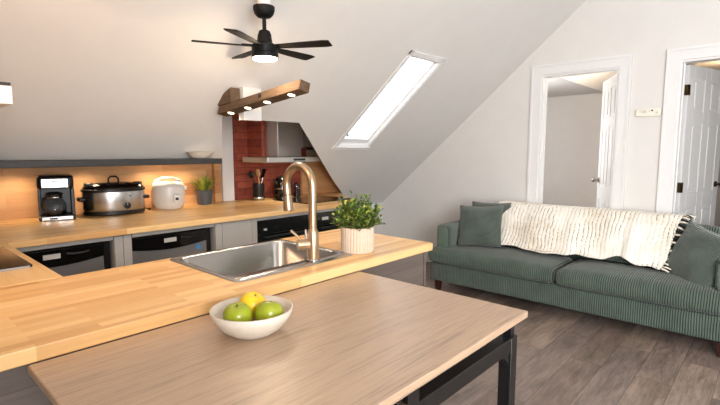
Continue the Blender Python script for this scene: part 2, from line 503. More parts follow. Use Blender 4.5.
# rooms beyond the doors
R1 = MB().box(7.8, 7.9, .8, YB, 0, 3.2); R1.box(XW+.12, 7.8, .72, .80, 0, 3.2); R1.box(XW+.12, 7.8, 3.05, 3.10, 0, 2.34); R1.box(XW+.12, XW+.15, 2.0, 3.05, DH+.05, 2.34); R1.box(XW+.12, XW+.15, 1.9, 3.05, 1.3, 2.34)
struct('wall_bedroom', R1, M['wall_grey'])
R1c = MB().box(XW+.12, 7.8, 2.05, 3.10, 2.27, 2.34)
struct('ceiling_bedroom', R1c, M['wall_grey'])
R1v = MB().prism([(2.05, 2.27), (.80, 3.05), (.80, 3.12), (2.05, 2.34)], XW+.12, 7.8, 'x')
struct('ceiling_bedroom_vault', R1v, M['wall'])
R2 = MB().box(6.9, 7.0, -1.2, .72, 0, 2.5); R2.box(XW+.12, 6.9, -1.3, -1.2, 0, 2.5)
struct('wall_hallway', R2, M['wall_grey'])
struct('ceiling_hallway', MB().box(XW+.12, 6.9, -1.2, .72, 2.3, 2.36), M['wall'])

# door frames and leaves
def casing(k, a, b):
    m = MB()
    cw = .1
    for ya, yb in ((a-cw, a), (b, b+cw)):
        m.box(XW-.018, XW-.001, ya, yb, 0, DH-.0002)
        m.box(XW-.026, XW-.0182, ya if ya == a-cw else yb-.022, (ya+.022) if ya == a-cw else yb, 0, DH+cw-.0225)
    m.box(XW-.018, XW-.001, a-cw, b+cw, DH, DH+cw)
    m.box(XW-.026, XW-.0182, a-cw, b+cw, DH+cw-.022, DH+cw)
    m.box(XW-.001, XW+.121, a-.001, a+.018, 0, DH); m.box(XW-.001, XW+.121, b-.018, b+.001, 0, DH)
    m.box(XW-.001, XW+.121, a+.0182, b-.0182, DH-.018, DH+.001)
    m.box(XW+.06, XW+.075, a+.018, a+.03, 0, DH-.018); m.box(XW+.06, XW+.075, b-.03, b-.018, 0, DH-.018)
    return struct('trim_%d' % k, m, M['white'])
casing(1, *D1); casing(2, *D2)
def leaf(k, hinge, ang, w, label, side, knobside):
    root = bpy.data.objects.new('door_%d' % k, None); COL.objects.link(root)
    root.location = (hinge[0], hinge[1], .012); root.rotation_euler = (0, 0, ang); root['kind'] = 'structure'; root['label'] = label
    H = DH-.035
    m = MB().box(.0, w, -.016, .016, 0, H)
    # raised stiles and rails on both faces, leaving six sunk panels
    c = w/2
    cols = [(0, .1), (c-.05, c+.05), (w-.1, w)]
    rows = [(0, .22), (.86, 1.0), (1.62, 1.72), (H-.11, H)]
    for s in (-1, 1):
        ya, yb = (.016, .022) if s > 0 else (-.022, -.016)
        for a, b in cols: m.box(a, b, ya, yb, 0, H)
        for a, b in rows:
            m.box(.1, c-.05, ya, yb, a, b); m.box(c+.05, w-.1, ya, yb, a, b)
        for (r0, r1) in ((.22, .86), (1.0, 1.62), (1.72, H-.11)):
            for a, b in ((.1, c-.05), (c+.05, w-.1)):
                m.box(a+.03, b-.03, ya, yb-.001*s if s > 0 else yb, r0+.03, r1-.03)
    m.build('door_leaf', M['white'], root, bevel=.004)
    kn = MB()
    for s in (-1, 1):
        kn.cyl((w-.06, s*.022, 1.06), (w-.06, s*.03, 1.06), .028)
        kn.cyl((w-.06, s*.03, 1.06), (w-.06, s*.06, 1.06), .011)
        kn.ball((w-.06, s*.075, 1.06), .026, sy=.8)
    kn.build('door_knob', M['lever'] if k == 1 else M['black'], root, smooth=True)
    for z in (.25, 1.05, 1.90):
        MB().box(-.012, .03, -.025, .025, z-.045, z+.045).build('hinge', M['brassdark'], root)
    return root
leaf(1, (XW+.135, D1[0]+.012), math.radians(26), .69, 'white panelled door standing ajar behind the sofa throw', 1, 1)
leaf(2, (XW+.14, D2[1]-.03), math.radians(-17), .70, 'white panelled door at right edge, swung inward', 1, 1)
# baseboards
struct('baseboard_right', MB().box(XW-.015, XW, D1[1]+.1, YB, 0, .12).box(XW-.015, XW, D2[1]+.1, D1[0]-.1, 0, .12), M['white'])
struct('baseboard_back', MB().box(3.9, XW-.016, YB-.015, YB, 0, .12), M['white'])

# wall device between the doors
t_ = thing('wall_intercom', 'cream wall intercom with small buttons, between the two doors', 'intercom', (XW, .90, 1.69))
MB().box(-.028, -.001, -.096, .096, 0, .068).build('housing', M['device'], t_, bevel=.006)
for by, bz, br_ in ((.062, .045, .008), (-.01, .045, .006), (-.065, .03, .01)):
    MB().cyl((-.029, by, bz), (-.034, by, bz), br_).build('button', M['sticker'], t_, smooth=True)
MB().cyl((-.029, -.03, .05), (-.036, -.03, .05), .007).build('button', M['black'], t_, smooth=True)
MB().box(-.030, -.028, .015, .05, .03, .055).build('speaker_grille', M['sticker'], t_)

# ------------------------------------------------------------------ kitchen run
CT, CB = .91, .872
def slab(name, poly, mat, label, cat='countertop', z0=CB, z1=CT, bevel=.004, hole=None):
    if hole is None:
        o = MB().prism(poly, z0, z1).build(name, mat, bevel=bevel)
    else:
        bm = bmesh.new(); ed = []
        for loop in (poly, hole):
            vs = [bm.verts.new((x, y, z0)) for x, y in loop]
            ed += [bm.edges.new((vs[i], vs[(i+1) % len(vs)])) for i in range(len(vs))]
        bmesh.ops.triangle_fill(bm, use_beauty=True, edges=ed)
        r = bmesh.ops.extrude_face_region(bm, geom=bm.faces[:])
        for v in [g for g in r['geom'] if isinstance(g, bmesh.types.BMVert)]: v.co.z = z1
        mb = MB(); mb.bm.free(); mb.bm = bm
        o = mb.build(name, mat, bevel=bevel)
    return tag(o, label, cat)
SK = (.895, 1.515, 1.41, 1.955)
slab('island_countertop', [(XL+.002, 1.303), (1.995, 1.303), (2.005, 1.725), (1.99, 1.978), (XL+.002, 1.978)], M['butcher'],
     'butcher block island worktop holding the steel sink and fluted planter',
     hole=[(SK[0]+.02, SK[2]+.02), (SK[1]-.02, SK[2]+.02), (SK[1]-.02, SK[3]-.02), (SK[0]+.02, SK[3]-.02)])
slab('side_countertop', [(XL+.002, 1.980), (.505, 1.980), (.505, 2.938), (XL+.002, 2.938)], M['butcher_y'], 'short wooden worktop at the left edge with the black cooktop')
slab('rear_countertop', [(XL+.002, 2.94), (3.2, 2.94), (3.73, 3.70), (4.07, 3.905), (4.07, YB-.003), (XL+.002, YB-.003)], M['butcher'],
     'long wooden worktop along the rear wall under the dark shelf')
# wooden backsplash, trim strips, post, brick
struct('wall_backsplash', MB().box(XL, 2.26, YB-.022, YB-.001, CT+.001, 1.29), M['splash'], 'wooden backsplash under the dark shelf')
struct('trim_3', MB().box(2.265, 2.335, YB-.06, YB-.001, CT+.001, 1.29), M['splash'], bevel=.003)
struct('trim_4', MB().box(2.340, 2.462, YB-.075, YB-.001, CT+.001, 2.015), M['white'], 'white post beside the red brick', bevel=.003)
struct('wall_brick', MB().box(2.477, 3.12, YB-.06, YB-.001, CT+.001, 2.015).box(3.12, 3.39, YB-.06, YB-.001, CT+.001, 1.42).box(2.63, 3.10, 3.657, YB-.0605, 1.262, 2.015), M['brick'], 'red painted brick behind the cooker hood')
stp = [(3.30, CT+.001), (4.06, CT+.001), (4.06, .96), (3.94, .96), (3.94, 1.03), (3.86, 1.03), (3.86, 1.10), (3.76, 1.10), (3.76, 1.17), (3.66, 1.17), (3.66, 1.23), (3.56, 1.23), (3.56, 1.32), (3.30, 1.32)]
struct('trim_5', MB().prism(stp, YB-.10, YB-.062, 'y'), M['splash'], 'stepped wooden panel right of the cooker hood', bevel=.003)

# gray cabinetry below the rear worktop
FY = 2.965
def cab(name, label, xa, xb, doors=(), cat='cabinet'):
    r = thing(name, label, cat, (0, 0, 0))
    MB().box(xa, xb, FY+.02, YB-.03, .09, CB-.002).build('body', M['cab'], r, bevel=.002)
    MB().box(xa+.002, xb-.002, FY+.05, YB-.05, .002, .088).build('plinth', M['slate'], r)
    for a, b_ in doors:
        d = MB().box(a+.0015, b_-.0015, FY, FY+.0185, .10, CB-.006).build('door' if b_-a > .12 else 'filler_panel', M['cab'], r, bevel=.002)
    return r
RL = .845
cab('base_cabinet', 'narrow grey cabinet panel between the two stainless dishwashers', 1.036, 1.140, ((1.036, 1.088), (1.088, 1.140)))
cab('base_cabinet', 'grey cabinet between stainless dishwasher with blue sticker and black oven', 1.716, 2.076, ((1.716, 1.772), (1.772, 2.03), (2.03, 2.076)))
cab('base_cabinet', 'grey cabinet end past the black ovens, behind the fluted planter', 3.118, 3.2, ((3.118, 3.2),))
cab('corner_cabinet', 'grey corner cabinet under rear worktop at the left edge', XL+.01, .454)
for (xa, xb, lab) in ((.458, 1.033, 'grey apron strip above leftmost dishwasher'), (1.143, 1.713, 'grey apron strip above dishwasher with blue sticker'), (2.079, 3.115, 'grey apron strip above the black ovens')):
    tag(MB().box(xa, xb, FY+.004, FY+.022, RL, CB-.002).build('apron_strip', M['cab'], bevel=.0015), lab, 'trim strip')
# side-run cabinet and island base
r = thing('side_cabinet', 'dark shaded grey cabinet under the short left worktop', 'cabinet', (0,0,0))
MB().box(XL+.01, .46, 1.96, 2.92, .09, CB-.002).build('body', M['cab'], r, bevel=.002)
MB().box(XL+.02, .43, 1.97, 2.91, .002, .088).build('plinth', M['slate'], r)
r = thing('island_cabinet', 'grey wood-look island base under the butcher block top', 'cabinet', (0,0,0))
ib = MB().box(XL+.01, .86, 1.335, 1.945, .0015, CB-.002).box(1.55, 1.955, 1.335, 1.945, .0015, CB-.002).box(.86, 1.55, 1.335, 1.385, .0015, CB-.002).box(.86, 1.55, 1.93, 1.945, .0015, CB-.002)
ib.build('body', M['panel'], r)
MB().box(1.956, 1.972, 1.33, 1.95, .0015, CB-.002).build('end_panel', M['panel'], r)

def dishwasher(xa, xb, label, sticker, darkdoor=False):
    r = thing('dishwasher', label, 'dishwasher', (xa, FY+.035, 0), group='stainless dishwashers in the rear run')
    w = xb-xa-.045
    MB().box(0, w, .03, .55, .02, RL-.02).build('body', M['black'], r)
    # door: lower stainless with a gently curved top edge
    n = 10
    pts = [(0.004, .1), (w-.004, .1)] + [(w-.004-(w-.008)*i/n, RL-.092-.024*math.sin(PI*i/n)) for i in range(n+1)]
    MB().prism(pts, 0, .028, 'y').build('door', M['steel_dark'], r, bevel=.002)
    pts = [(0.002, RL-.012), (w-.002, RL-.012)][::-1] + [(0.004+(w-.008)*i/n, RL-.090-.024*math.sin(PI*i/n)) for i in range(n+1)]
    cp = MB().prism(pts, -.012, .03, 'y').build('control_panel', M['blackgloss'], r, bevel=.004)
    MB().box(w*.40, w*.56, -.0145, -.0125, RL-.066, RL-.038).build('label_plate', M['sticker'], cp)
    hd = MB().tube([(w*.62, -.012, RL-.045), (w*.68, -.02, RL-.05), (w*.78, -.02, RL-.05), (w*.84, -.012, RL-.045)], .006, 8).build('handle', M['black'], cp, smooth=True)
    if sticker: MB().box(w-.085, w-.045, -.0015, -.0003, RL-.15, RL-.112).build('sticker', M['blue'], r)
    MB().box(w+.006, w+.040, .02, .4, .02, RL-.01).build('gap_shade_slab', M['black'], r)  # black slab stands in for the shade in the open side gap
    return r
dishwasher(.459, 1.033, 'leftmost stainless dishwasher with black control band, beside side worktop', False)
dishwasher(1.144, 1.712, 'stainless dishwasher with a blue sticker below the rice cooker', True)
def oven(xa, xb, label, plate):
    r = thing('oven', label, 'oven', (xa, FY+.02, 0), group='black built-in ovens')
    w = xb-xa
    MB().box(0, w, .03, .55, .02, RL-.004).build('body', M['black'], r)
    MB().box(.004, w-.004, 0, .029, RL-.11, RL-.006).build('control_panel', M['blackgloss'], r, bevel=.003)
    d = MB().box(.004, w-.004, 0, .029, .12, RL-.115).build('door', M['blackgloss'], r, bevel=.003)
    MB().box(.06, w-.06, -.003, -.0005, .22, RL-.16).build('window_panel', M['glassblack'], d)
    h = MB().tube([(.07, -.001, RL-.135), (.07, -.03, RL-.135), (w-.07, -.03, RL-.135), (w-.07, -.001, RL-.135)], .008, 10).build('handle', M['black'], d, smooth=True)
    if plate:
        MB().box(w*.25, w*.42, -.003, -.0005, RL-.072, RL-.045).build('display', M['sticker'], r)
    else:
        MB().box(w*.12, w*.16, -.012, -.0005, RL-.085, RL-.07).build('knob', M['sticker'], r)
    return r
oven(2.080, 2.655, 'black built-in oven left of the tall faucet neck', False)
oven(2.665, 3.114, 'black built-in oven with pale display behind the fluted planter', True)

# glass cooktops
r = thing('cooktop', 'black glass cooktop set in the worktop at the left edge', 'cooktop', (XL+.12, 2.235, CT))
MB().box(0, .595, 0, .52, .001, .012).build('glass_top', M['glassblack'], r, bevel=.003)
MB().box(0.01, .585, -.006, -.0005, .001, .010).build('front_trim', M['steel_dark'], r)
for cx, cy, rr in ((.16, .15, .09), (.44, .15, .075), (.16, .38, .075), (.44, .38, .1)):
    MB().loft([[(cx+q*math.cos(2*PI*i/40), cy+q*math.sin(2*PI*i/40), .0126) for i in range(40)] for q in (rr, rr-.004)]).build('burner_ring', M['slate'], r)
r = thing('cooktop', 'black glass cooktop on the rear worktop beneath the steel hood', 'cooktop', (2.72, 3.12, CT))
MB().box(0, .60, 0, .50, .001, .010).build('glass_top', M['glassblack'], r, bevel=.003)
for cx, cy, rr in ((.16, .13, .09), (.44, .13, .075), (.16, .37, .075), (.44, .37, .1)):
    MB().loft([[(cx+q*math.cos(2*PI*i/40), cy+q*math.sin(2*PI*i/40), .0106) for i in range(40)] for q in (rr, rr-.004)]).build('burner_ring', M['slate'], r)

# cooker hood in the niche
r = thing('range_hood', 'stainless chimney hood against the red brick', 'range hood', (2.76, 3.32, 1.285))
MB().prism([(-.345, .06), (-.31, .0), (.375, .0), (.41, .06), (.41, .335), (-.345, .335)], 0, .045).build('canopy', M['steel_hood'], r, bevel=.003)
MB().box(-.02, .12, -.004, -.0005, .012, .032).build('control_panel', M['blackgloss'], r, bevel=.001)
ch = MB().box(-.09, .195, .14, .335, .046, .72).build('chimney', M['steel_hood'], r, bevel=.004)
MB().box(-.30, .28, .05, .30, -.006, -.0005).build('filter', M['steel_dark'], r)
# white hood at the left edge
r = thing('range_hood', 'white slim hood with black top, at upper left edge', 'range hood', (XL, 2.14, 1.555))
MB().box(.002, .675, 0, .60, 0, .068).build('canopy', M['white_plastic'], r, bevel=.004)
MB().box(.002, .672, .003, .597, .069, .08).build('top_trim', M['black'], r)
MB().box(.03, .62, .03, .57, -.006, -.0005).build('filter', M['brassdark'], r)
MB().box(.002, .28, .16, .44, .081, .70).build('chimney', M['white_plastic'], r, bevel=.004)

# shelf under the slope
r = thing('wall_shelf', 'long charcoal shelf above the wooden backsplash', 'shelf', (XL+.003, 3.02, 1.292))
MB().box(0, 2.07, 0, .90, 0, .038).build('board', M['slate'], r, bevel=.003)
PUCK = [(.746, 3.75), (1.175, 3.75), (1.673, 3.75), (1.934, 3.75)]
for i, (px, py) in enumerate(PUCK):
    p = thing('puck_light', ['small round puck light under shelf, left of coffee maker', 'small round puck light under shelf, above slow cooker',
         'small round puck light under shelf, above rice cooker', 'small round puck light under shelf, beside the dark potted plant'][i],
         'light', (px, py, 1.276), group='puck lights under the shelf')
    MB().lathe([(.038, .0155), (.038, .004), (.034, .0)], n=24).build('rim', M['white_plastic'], p, smooth=True)
    MB().lathe([(.030, -.0005), (.030, -.003), (.0, -.004)], n=24).build('lens', M['led'], p)

# dishes on the shelf
r = thing('serving_dish', 'low white oval dish at the right end of shelf', 'dish', (1.708, 3.118, 1.331))
MB().lathe([(.055, 0), (.062, .004), (.088, .030), (.095, .042), (.09, .042), (.082, .030), (.05, .009), (0, .008)], n=36, sx=1.05, sy=.75).build('bowl', M['ceramic'], r, smooth=True)
MB().lathe([(.099, .0425), (.102, .047), (.0, .054)], n=36, sx=1.05, sy=.75).build('lid', M['ceramic'], r, smooth=True)

# ------------------------------------------------------------------ small appliances on the rear worktop
def face(dx, dy): return math.atan2(dy, dx)
# coffee maker
r = thing('coffee_maker', 'black and steel drip coffee maker with glass carafe', 'coffee maker', (.950, 3.755, CT+.001), math.radians(-14))
w = .106
MB().box(-w, w, -.125, .115, 0, .03).build('base', M['black'], r, bevel=.008)
MB().box(-w, w, .02, .115, .031, .215).build('water_tank', M['black'], r, bevel=.006)
hd = MB().rbox(-w, w, -.12, .115, .216, .305, .015, 4).build('brew_head', M['black'], r, smooth='all')
MB().box(-.080, .072, -.1245, -.1205, .225, .285).build('front_plate', M['steel'], hd, bevel=.002)
MB().box(-.02, .035, -.1262, -.1248, .266, .274).build('badge', M['slate'], hd)
MB().box(-.09, .09, -.1285, -.1255, .004, .027).build('front_plate', M['chrome'], r, bevel=.001)
MB().box(-.045, .0, -.131, -.129, .008, .022).build('display', M['blackgloss'], r)
MB().box(w-.022, w, -.12, .018, .031, .215).build('side_column', M['black'], r, bevel=.004)
MB().box(-w, -w+.018, -.05, .018, .031, .215).build('side_column', M['black'], r, bevel=.004)
cf = MB().lathe([(.052, .036), (.068, .05), (.070, .09), (.062, .125), (.045, .15), (.045, .165)], (-.012, -.055, 0), 28).build('carafe', M['carafe'], r, smooth=True)
MB().lathe([(.05, .166), (.052, .18), (.03, .19), (0, .19)], (-.012, -.055, 0), 24).build('lid', M['black'], cf, smooth=True)
MB().lathe([(.0625, .036), (.0665, .044), (.0675, .062), (0, .062)], (-.012, -.055, 0), 28).build('coffee', M['blackgloss'], cf, smooth=True)
MB().tube([(-.06, -.10, .155), (-.08, -.125, .15), (-.085, -.128, .10), (-.07, -.11, .065)], .008, 8).build('handle', M['black'], cf, smooth=True)
for z in (.16,):
    MB().lathe([(.0465, z-.008), (.0475, z-.004), (.0465, z)], (-.012, -.055, 0), 28).build('band', M['chrome'], cf, smooth=True)
# slow cooker
r = thing('slow_cooker', 'oval stainless slow cooker with black lid and knob', 'slow cooker', (1.325, 3.735, CT+.001), math.radians(-8))
SX = .212; SY = .66
MB().lathe([(SX*.93, 0), (SX*1.0, .008), (SX*1.0, .03), (SX*.98, .032)], n=48, sy=SY).build('base', M['black'], r, smooth=True)
bd = MB().lathe([(SX*.975, .0325), (SX*1.0, .05), (SX*1.0, .16), (SX*.99, .172)], n=48, sy=SY).build('body', M['steel'], r, smooth=True)
MB().lathe([(SX*.99, .1725), (SX*1.04, .178), (SX*1.04, .192), (SX*.98, .196)], n=48, sy=SY).build('rim', M['black'], r, smooth=True)
ld = MB().lathe([(SX*.97, .1965), (SX*.98, .205), (SX*.9, .222), (SX*.5, .238), (0, .243)], n=48, sy=SY).build('lid', M['blackgloss'], r, smooth=True)
MB().tube([(-.035, 0, .24), (-.033, 0, .268), (-.018, 0, .282), (.018, 0, .282), (.033, 0, .268), (.035, 0, .24)], .007, 8).build('lid_handle', M['black'], ld, smooth=True)
for s in (-1, 1):
    MB().rbox(s*.19-.02 if s > 0 else -.245, .245 if s > 0 else -.17, -.045, .045, .105, .135, .012, 3).build('side_handle', M['black'], r, smooth='all')
    MB().box(s*.165-.03, s*.165+.03, -.03, .03, .205, .238).build('clamp', M['black'], r, bevel=.006)
MB().cyl((.055, -.1265, .072), (.055, -.155, .07), .024).build('dial', M['black'], r, smooth=True)
MB().box(.053, .057, -.1575, -.1555, .074, .092).build('dial_mark', M['sticker'], r)
MB().box(.02, .09, -.1315, -.1295, .135, .143).build('badge', M['slate'], r)
# rice cooker
r = thing('rice_cooker', 'small white rice cooker with a carry handle', 'rice cooker', (1.755, 3.755, CT+.001), math.radians(-18))
MB().lathe([(.095, 0), (.1, .006), (.118, .02), (.127, .06), (.130, .13), (.126, .17)], n=40).build('body', M['white_plastic'], r, smooth=True)
ld = MB().lathe([(.128, .1705), (.128, .185), (.118, .205), (.08, .222), (0, .228)], n=40).build('lid', M['white_plastic'], r, smooth=True)
MB().tube([(-.112, 0, .19), (-.095, -.0, .228), (-.04, 0, .252), (.04, 0, .252), (.095, 0, .228), (.112, 0, .19)], .012, 10).build('handle', M['white_plastic'], ld, smooth=True)
MB().rbox(.02, .07, -.155, -.122, .06, .125, .008, 3).build('control_box', M['white_plastic'], r, smooth='all')
MB().box(.033, .057, -.1575, -.1555, .078, .10).build('switch', M['black'], r, bevel=.002)
MB().rbox(.10, .145, -.03, .0, .15, .18, .008, 3).build('latch', M['white_plastic'], r, smooth='all')
ft = MB()
for a in range(3): ft.cyl((.07*math.cos(a*2.1), .07*math.sin(a*2.1), -.0005), (.07*math.cos(a*2.1), .07*math.sin(a*2.1), .0), .012)
# power cord of slow cooker
tag(MB().tube([(1.62, 3.90, CT+.008), (1.59, 3.84, CT+.008), (1.605, 3.76, CT+.008), (1.575, 3.72, CT+.008)], .004, 8).build('power_cord', M['black'], smooth=True),
    'black power cord lying between slow cooker and rice cooker', 'cord')

# plants
def leaf_geo(mb, base, d, L, wd, droop=.25):
    d = d.normalized()
    side = d.cross(Vector((0,0,1)))
    if side.length < .1: side = Vector((1,0,0))
    side.normalize(); up = side.cross(d).normalized()
    a = base; m1 = base + d*L*.4 + up*L*.06; tip = base + d*L - up*L*droop*.3
    v = [mb.bm.verts.new(p) for p in (a, m1+side*wd, m1-up*wd*.35, m1-side*wd, base+d*L*.75+side*wd*.75-up*wd*.1, base+d*L*.75-side*wd*.75-up*wd*.1, tip, base+d*L*.75-up*wd*.45)]
    for f in ((0,1,2),(0,2,3),(1,4,7,2),(3,2,7,5),(4,6,7),(5,7,6)): mb.bm.faces.new([v[i] for i in f])
def bush(root, c, rx, ry, rz, stems, per, L, wd, rng, mats):
    ms = [MB() for _ in mats]; st = MB()
    base = Vector((0, 0, c[2]-rz*.85))
    for i in range(stems):
        u = rng.random()*2*PI; h = rng.uniform(-.62, 1); q = math.sqrt(max(0, 1-h*h))
        rr = rng.uniform(.55, 1.06)
        if h < -.2: rr = rng.uniform(.8, 1.1)
        tip = Vector((c[0]+rx*q*math.cos(u)*rr, c[1]+ry*q*math.sin(u)*rr, c[2]+rz*h*rr))
        b0 = base + Vector((math.cos(u)*rx*.3, math.sin(u)*ry*.3, 0))
        mid = b0.lerp(tip, .5) + Vector((0,0,rz*.25))
        P = lambda t: b0.lerp(mid, t)*(1-t) + mid.lerp(tip, t)*t
        st.tube([P(k/6) for k in range(7)], [.0014-.001*k/6 for k in range(7)], 5)
        for k in range(per):
            t = .22+.78*(k+1)/per
            dd = (tip-b0).normalized()*.7 + Vector((rng.uniform(-1,1), rng.uniform(-1,1), rng.uniform(-.4,.9)))
            leaf_geo(rng.choice(ms), P(t), dd, L*rng.uniform(.7,1.2), wd*rng.uniform(.8,1.2))
    st.build('stem', M['stem'], root)
    for mb, mt in zip(ms, mats): mb.build('foliage', mt, root, smooth='all')
rng = random.Random(3)
r = thing('potted_plant', 'bushy small-leaved plant in a fluted beige planter on the island', 'potted plant', (1.578, 1.452, CT+.001))
MB().lathe([(.070, 0), (.076, .006), (.077, .118), (.071, .12), (.069, .10), (0, .098)], n=132, flute=.045, nf=33).build('pot', M['fluted'], r, smooth=True)
MB().lathe([(.066, .0985), (.066, .106), (0, .109)], n=24).build('soil', M['soil'], r)
bush(r, (0, 0, .174), .118, .118, .096, 190, 7, .021, .0075, rng, [M['leaf'], M['leaf'], M['leaf_light'], M['leaf_dark']])
r = thing('potted_plant', 'small grassy plant in dark grey pot under the shelf end', 'potted plant', (2.105, 3.80, CT+.001))
MB().lathe([(.058, 0), (.062, .004), (.072, .125), (.068, .128), (.063, .118), (0, .115)], n=32).build('pot', M['darkpot'], r, smooth=True)
MB().lathe([(.0625, .1155), (.063, .120), (0, .122)], n=24).build('soil', M['soil'], r)
gm = [MB(), MB()]
for i in range(130):
    u = rng.random()*2*PI; s = rng.uniform(.2, 1)
    L = rng.uniform(.12, .185); wd = .0062
    d = Vector((math.cos(u)*s*.75, math.sin(u)*s*.75, 1)).normalized()
    b0 = Vector((math.cos(u)*.045*s, math.sin(u)*.045*s, .119))
    side = Vector((-math.sin(u), math.cos(u), 0))
    mb = rng.choice(gm); prev = None
    for k in range(5):
        t = k/4
        p = b0 + d*L*t + Vector((math.cos(u), math.sin(u), -.6))*L*.35*t*t*s
        ww = wd*(1-t*.9)*(.6+1.2*t*(1-t)*2)
        cur = (mb.bm.verts.new(p+side*ww), mb.bm.verts.new(p-side*ww))
        if prev: mb.bm.faces.new((prev[0], cur[0], cur[1], prev[1]))
        prev = cur
gm[0].build('foliage', M['leaf'], r, smooth='all'); gm[1].build('foliage', M['leaf_light'], r, smooth='all')

# utensil crock and its utensils (each utensil stands in the crock)
cx, cy = 2.655, 3.755
r = thing('utensil_crock', 'black cylindrical utensil crock in front of the brick', 'utensil holder', (cx, cy, CT+.001))
MB().lathe([(.054, 0), (.056, .004), (.056, .160), (.052, .162), (.050, .158), (.050, .012), (0, .010)], n=32).build('cup', M['black'], r, smooth=True)
MB().lathe([(.0567, .008), (.0575, .012), (.0575, .026), (.0567, .03)], n=32).build('band', M['chrome'], r, smooth=True)
def utensil(name, label, foot, top, mat, kind, hm=None):
    f = Vector((cx+foot[0], cy+foot[1], CT+.0135)); t2 = Vector((cx+top[0], cy+top[1], CT+top[2]))
    o = thing(name, label, 'kitchen utensil', f)
    d = (t2-f); L = d.length; q = d.to_track_quat('Z', 'Y'); o.rotation_mode = 'QUATERNION'; o.rotation_quaternion = q
    MB().tube([(0,0,.006), (0,0,L*.72)], [.006, .0055], 10).build('handle', hm or mat, o, smooth=True)
    hb = MB()
    if kind == 'spoon':
        hb.ball((0,0,L*.86), .027, sy=.35, sz=1.5)
    elif kind == 'spatula':
        hb.rbox(-.026, .026, -.004, .004, L*.71, L, .0035, 4)
    elif kind == 'ladle':
        hb.ball((0,-.01,L*.88), .036, sy=.6, sz=1.05)
    elif kind == 'whisk':
        for a in range(5):
            u = PI*a/5
            hb.tube([(s*.026*math.cos(u)*math.sin(PI*abs(k)/8), s*.026*math.sin(u)*math.sin(PI*abs(k)/8), L*.70+L*.3*k/8) for s in (1,) for k in range(9)], .0014, 5)
            hb.tube([(-.026*math.cos(u)*math.sin(PI*k/8), -.026*math.sin(u)*math.sin(PI*k/8), L*.70+L*.3*k/8) for k in range(9)], .0014, 5)
    hb.build('head', mat, o, smooth='all')
utensil('ladle', 'black ladle leaning left in the utensil crock', (.01, .01), (-.085, -.005, .285), M['black'], 'ladle')
utensil('wooden_spoon', 'wooden spoon standing in the utensil crock', (.012, -.02), (-.028, -.03, .305), M['spoonwood'], 'spoon')
utensil('spatula', 'black spatula upright at the middle of the crock', (.0, .02), (.03, .0, .30), M['black'], 'spatula')
utensil('slotted_spoon', 'black spoon with steel handle leaning right in crock', (-.02, 0), (.068, -.02, .295), M['black'], 'spoon', M['steel'])
utensil('turner', 'black turner leaning right behind the steel-handled spoon', (-.015, .025), (.10, .03, .30), M['black'], 'spatula')
# electric kettle and condiment mills behind the faucet
r = thing('electric_kettle', 'black electric kettle partly behind the faucet neck', 'kettle', (2.895, 3.70, CT+.001))
MB().lathe([(.07, 0), (.078, .004), (.078, .02), (.072, .024)], n=32).build('base', M['blackgloss'], r, smooth=True)
MB().lathe([(.072, .0245), (.078, .05), (.076, .12), (.062, .19), (.058, .20)], n=32).build('body', M['blackgloss'], r, smooth=True)
MB().lathe([(.0585, .2005), (.055, .21), (.02, .218), (.018, .232), (0, .235)], n=24).build('lid', M['black'], r, smooth=True)
MB().lathe([(.0775, .098), (.079, .1), (.079, .106), (.0772, .108)], n=32).build('band', M['chrome'], r, smooth=True)
MB().tube([(.05, 0, .195), (.10, 0, .20), (.118, 0, .16), (.115, 0, .09), (.08, 0, .06)], .010, 8).build('handle', M['black'], r, smooth=True)
MB().tube([(-.06, 0, .15), (-.082, 0, .18), (-.098, 0, .198)], [.022, .014, .008], 10).build('spout', M['blackgloss'], r, smooth=True)
for i, (mx, my, hh) in enumerate(((3.10, 3.72, .15), (3.165, 3.77, .115))):
    p = thing('pepper_mill', ['taller dark pepper mill right of the kettle', 'shorter dark pepper mill near the wooden panel'][i], 'pepper mill', (mx, my, CT+.001), group='dark pepper mills')
    MB().lathe([(.026, 0), (.027, .01), (.018, hh*.45), (.022, hh*.7)], n=20).build('body', M['blackgloss'], p, smooth=True)
    MB().lathe([(.0225, hh*.705), (.0225, hh*.76)], n=20).build('collar', M['chrome'], p, smooth=True)
    MB().lathe([(.021, hh*.765), (.022, hh*.9), (.012, hh), (0, hh*1.02)], n=20).build('cap', M['black'], p, smooth=True)

# ------------------------------------------------------------------ sink and faucet
def rrect(x0, x1, y0, y1, rd, z, n=6):
    L = []
    for cx_, cy_, a0 in ((x1-rd, y1-rd, 0), (x0+rd, y1-rd, PI/2), (x0+rd, y0+rd, PI), (x1-rd, y0+rd, 1.5*PI)):
        for k in range(n+1):
            a = a0 + PI/2*k/n
            L.append((cx_+rd*math.cos(a), cy_+rd*math.sin(a), z))
    return L
a0, a1, b0, b1 = SK
r = thing('sink', 'drop-in stainless sink in the island worktop', 'sink', (0, 0, 0))
bi = (a0+.03, a1-.03, b0+.085, b1-.032)
MB().loft([rrect(a0, a1, b0, b1, .03, CT+.001), rrect(a0+.004, a1-.004, b0+.004, b1-.004, .03, CT+.006),
           rrect(bi[0]-.006, bi[1]+.006, bi[2]-.006, bi[3]+.006, .06, CT+.005),
           rrect(bi[0], bi[1], bi[2], bi[3], .06, CT-.002),
           rrect(bi[0]+.008, bi[1]-.008, bi[2]+.008, bi[3]-.008, .06, CT-.165),
           rrect(bi[0]+.03, bi[1]-.03, bi[2]+.03, bi[3]-.03, .05, CT-.185),
           rrect(bi[0]+.2, bi[1]-.2, bi[2]+.17, bi[3]-.17, .03, CT-.19)], cap1=True).build('basin', M['steel_sink'], r, smooth='all')
